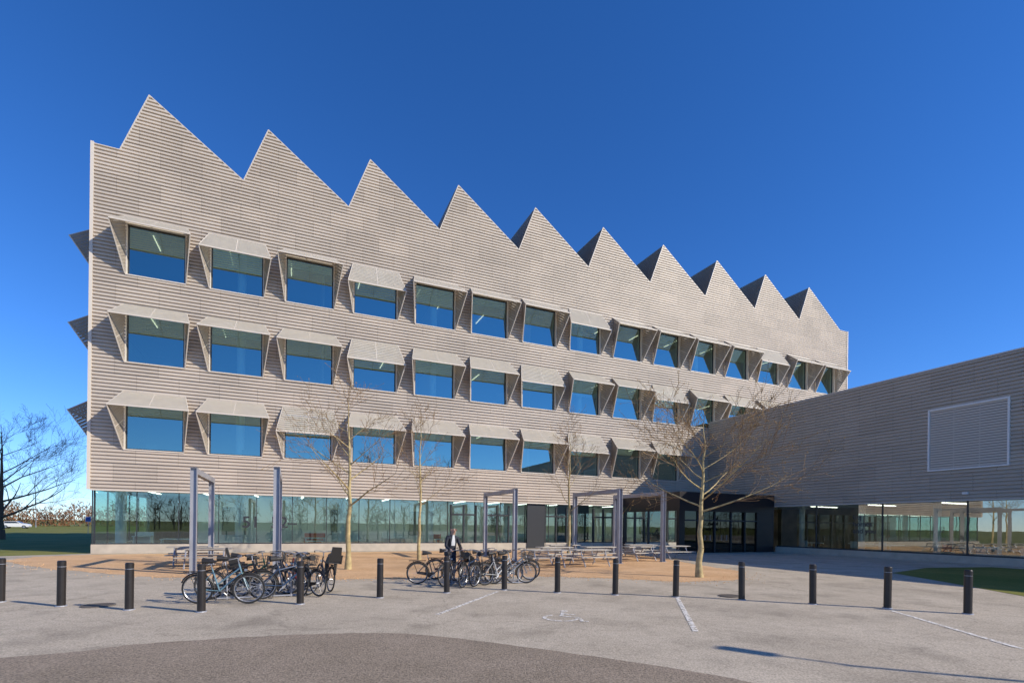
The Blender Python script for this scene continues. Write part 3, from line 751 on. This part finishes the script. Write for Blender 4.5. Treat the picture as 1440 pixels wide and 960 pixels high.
# ------------------------------------------------------------------ lamp, sign, car
def lamp(x,y,H,rot=0):
    m=MB(); m.tube((0,0,0),(0,0,.5),.09,.08,12); m.tube((0,0,.5),(0,0,H),.06,.04,12); m.tube((0,0,H-.1),(1.0,0,H+.05),.03,.025,8); m.box(.8,1.5,-.12,.12,H,H+.1); m.tube((0,0,0),(0,0,.03),.16,.16,12)
    m.obj('street_lamp',[M_steel],loc=(x,y,0),rot=rot)
lamp(-113,120,6.5,-.6); lamp(13.0,3.8,5.2,2.5)
m=MB(); m.tube((0,0,0),(0,0,2.3),.03,.03,8,0); m.box(-.3,.3,-.05,-.03,1.6,2.3,1); m.box(-.25,.25,-.056,-.052,1.65,2.25,2)
m.obj('road_sign',[M_steel,mat('sign_white',(.7,.7,.7),.4),mat('sign_blue',(.03,.1,.4),.4)],loc=(-57,68,0),rot=.6)
M_cw=mat('car_white',(.7,.7,.7),.25); M_cg=mat('car_glass',(.03,.04,.05),.1)
def car(x,y,rot):
    pr=[(-2.1,.35),(-2.15,.75),(-2.0,1.0),(-1.5,1.42),(.2,1.45),(.95,1.02),(1.95,.85),(2.15,.6),(2.1,.3)]
    m=MB(); n=len(pr)
    def ring(yy): return [Vector((a*.98,yy*(1-(.14 if b>1.03 else 0)),b)) for a,b in pr]
    A=ring(-.88);B=ring(.88)
    for i in range(n-1): m.quad(A[i],A[i+1],B[i+1],B[i],0)
    m.quad(A[-1],A[0],B[0],B[-1],0)
    for Q in(A,B):
        k=len(m.v); m.v+=[tuple(v) for v in Q]; m.f.append(tuple(range(k,k+n))); m.m.append(0)
    for s_ in(-1,1):
        m.slab((-1.75,s_*.885,1.05),(.75,s_*.885,1.05),(.15,s_*.79,1.38),(-1.4,s_*.79,1.38),.02,1)
        for xx in(-1.35,1.35): m.tube((xx,s_*.72,.32),(xx,s_*.9,.32),.32,.32,20,2); m.tube((xx,s_*.9,.32),(xx,s_*.91,.32),.19,.19,16,3)
    m.slab((.26,-.7,1.42),(.26,.7,1.42),(.95,.8,1.06),(.95,-.8,1.06),.02,1); m.slab((-1.56,-.7,1.4),(-1.56,.7,1.4),(-1.98,.8,1.06),(-1.98,-.8,1.06),.02,1)
    m.obj('parked_car',[M_cw,M_cg,M_tyre,M_rim],loc=(x,y,.01),rot=rot)
car(-99,101,.5); car(-108,104,.5)

# ------------------------------------------------------------------ light
sd=Vector((.94,-.34,0)).normalized(); EL=math.radians(30)
sv=Vector((sd.x*math.cos(EL),sd.y*math.cos(EL),math.sin(EL)))
l=bpy.data.lights.new('sun','SUN'); l.energy=5.0; l.angle=math.radians(.5); l.color=(1,.92,.79)
o=bpy.data.objects.new('sun',l); COL.objects.link(o); o.rotation_euler=(-sv).to_track_quat('-Z','Y').to_euler(); o.location=(30,-20,40)
w=bpy.data.worlds.new('World'); S.world=w; w.use_nodes=True; nt=w.node_tree; nt.nodes.clear()
sk=nt.nodes.new('ShaderNodeTexSky'); sk.sky_type='NISHITA'; sk.sun_disc=False; sk.sun_elevation=EL; sk.sun_rotation=math.atan2(sv.x,sv.y)
sk.air_density=1.0; sk.dust_density=0.0; sk.ozone_density=2.2; sk.altitude=900
tm=nt.nodes.new('ShaderNodeVectorMath'); tm.operation='MULTIPLY'; tm.inputs[1].default_value=(.74,.94,1.38)
hs=nt.nodes.new('ShaderNodeHueSaturation'); hs.inputs['Saturation'].default_value=1.12
bg=nt.nodes.new('ShaderNodeBackground'); bg.inputs[1].default_value=.13
ow=nt.nodes.new('ShaderNodeOutputWorld'); nt.links.new(sk.outputs[0],tm.inputs[0]); nt.links.new(tm.outputs[0],hs.inputs['Color']); nt.links.new(hs.outputs[0],bg.inputs[0]); nt.links.new(bg.outputs[0],ow.inputs[0])
# ------------------------------------------------------------------ camera
cd=bpy.data.cameras.new('camera'); cd.sensor_width=36; cd.lens=711/1440*36; cd.shift_y=.179; cd.clip_end=6000; cd.clip_start=.05
co=bpy.data.objects.new('camera',cd); COL.objects.link(co); co.location=(0,0,1.85); co.rotation_euler=(math.pi/2,-.01186,0)
S.camera=co
S.view_settings.view_transform='Standard'; S.view_settings.look='None'; S.view_settings.exposure=0
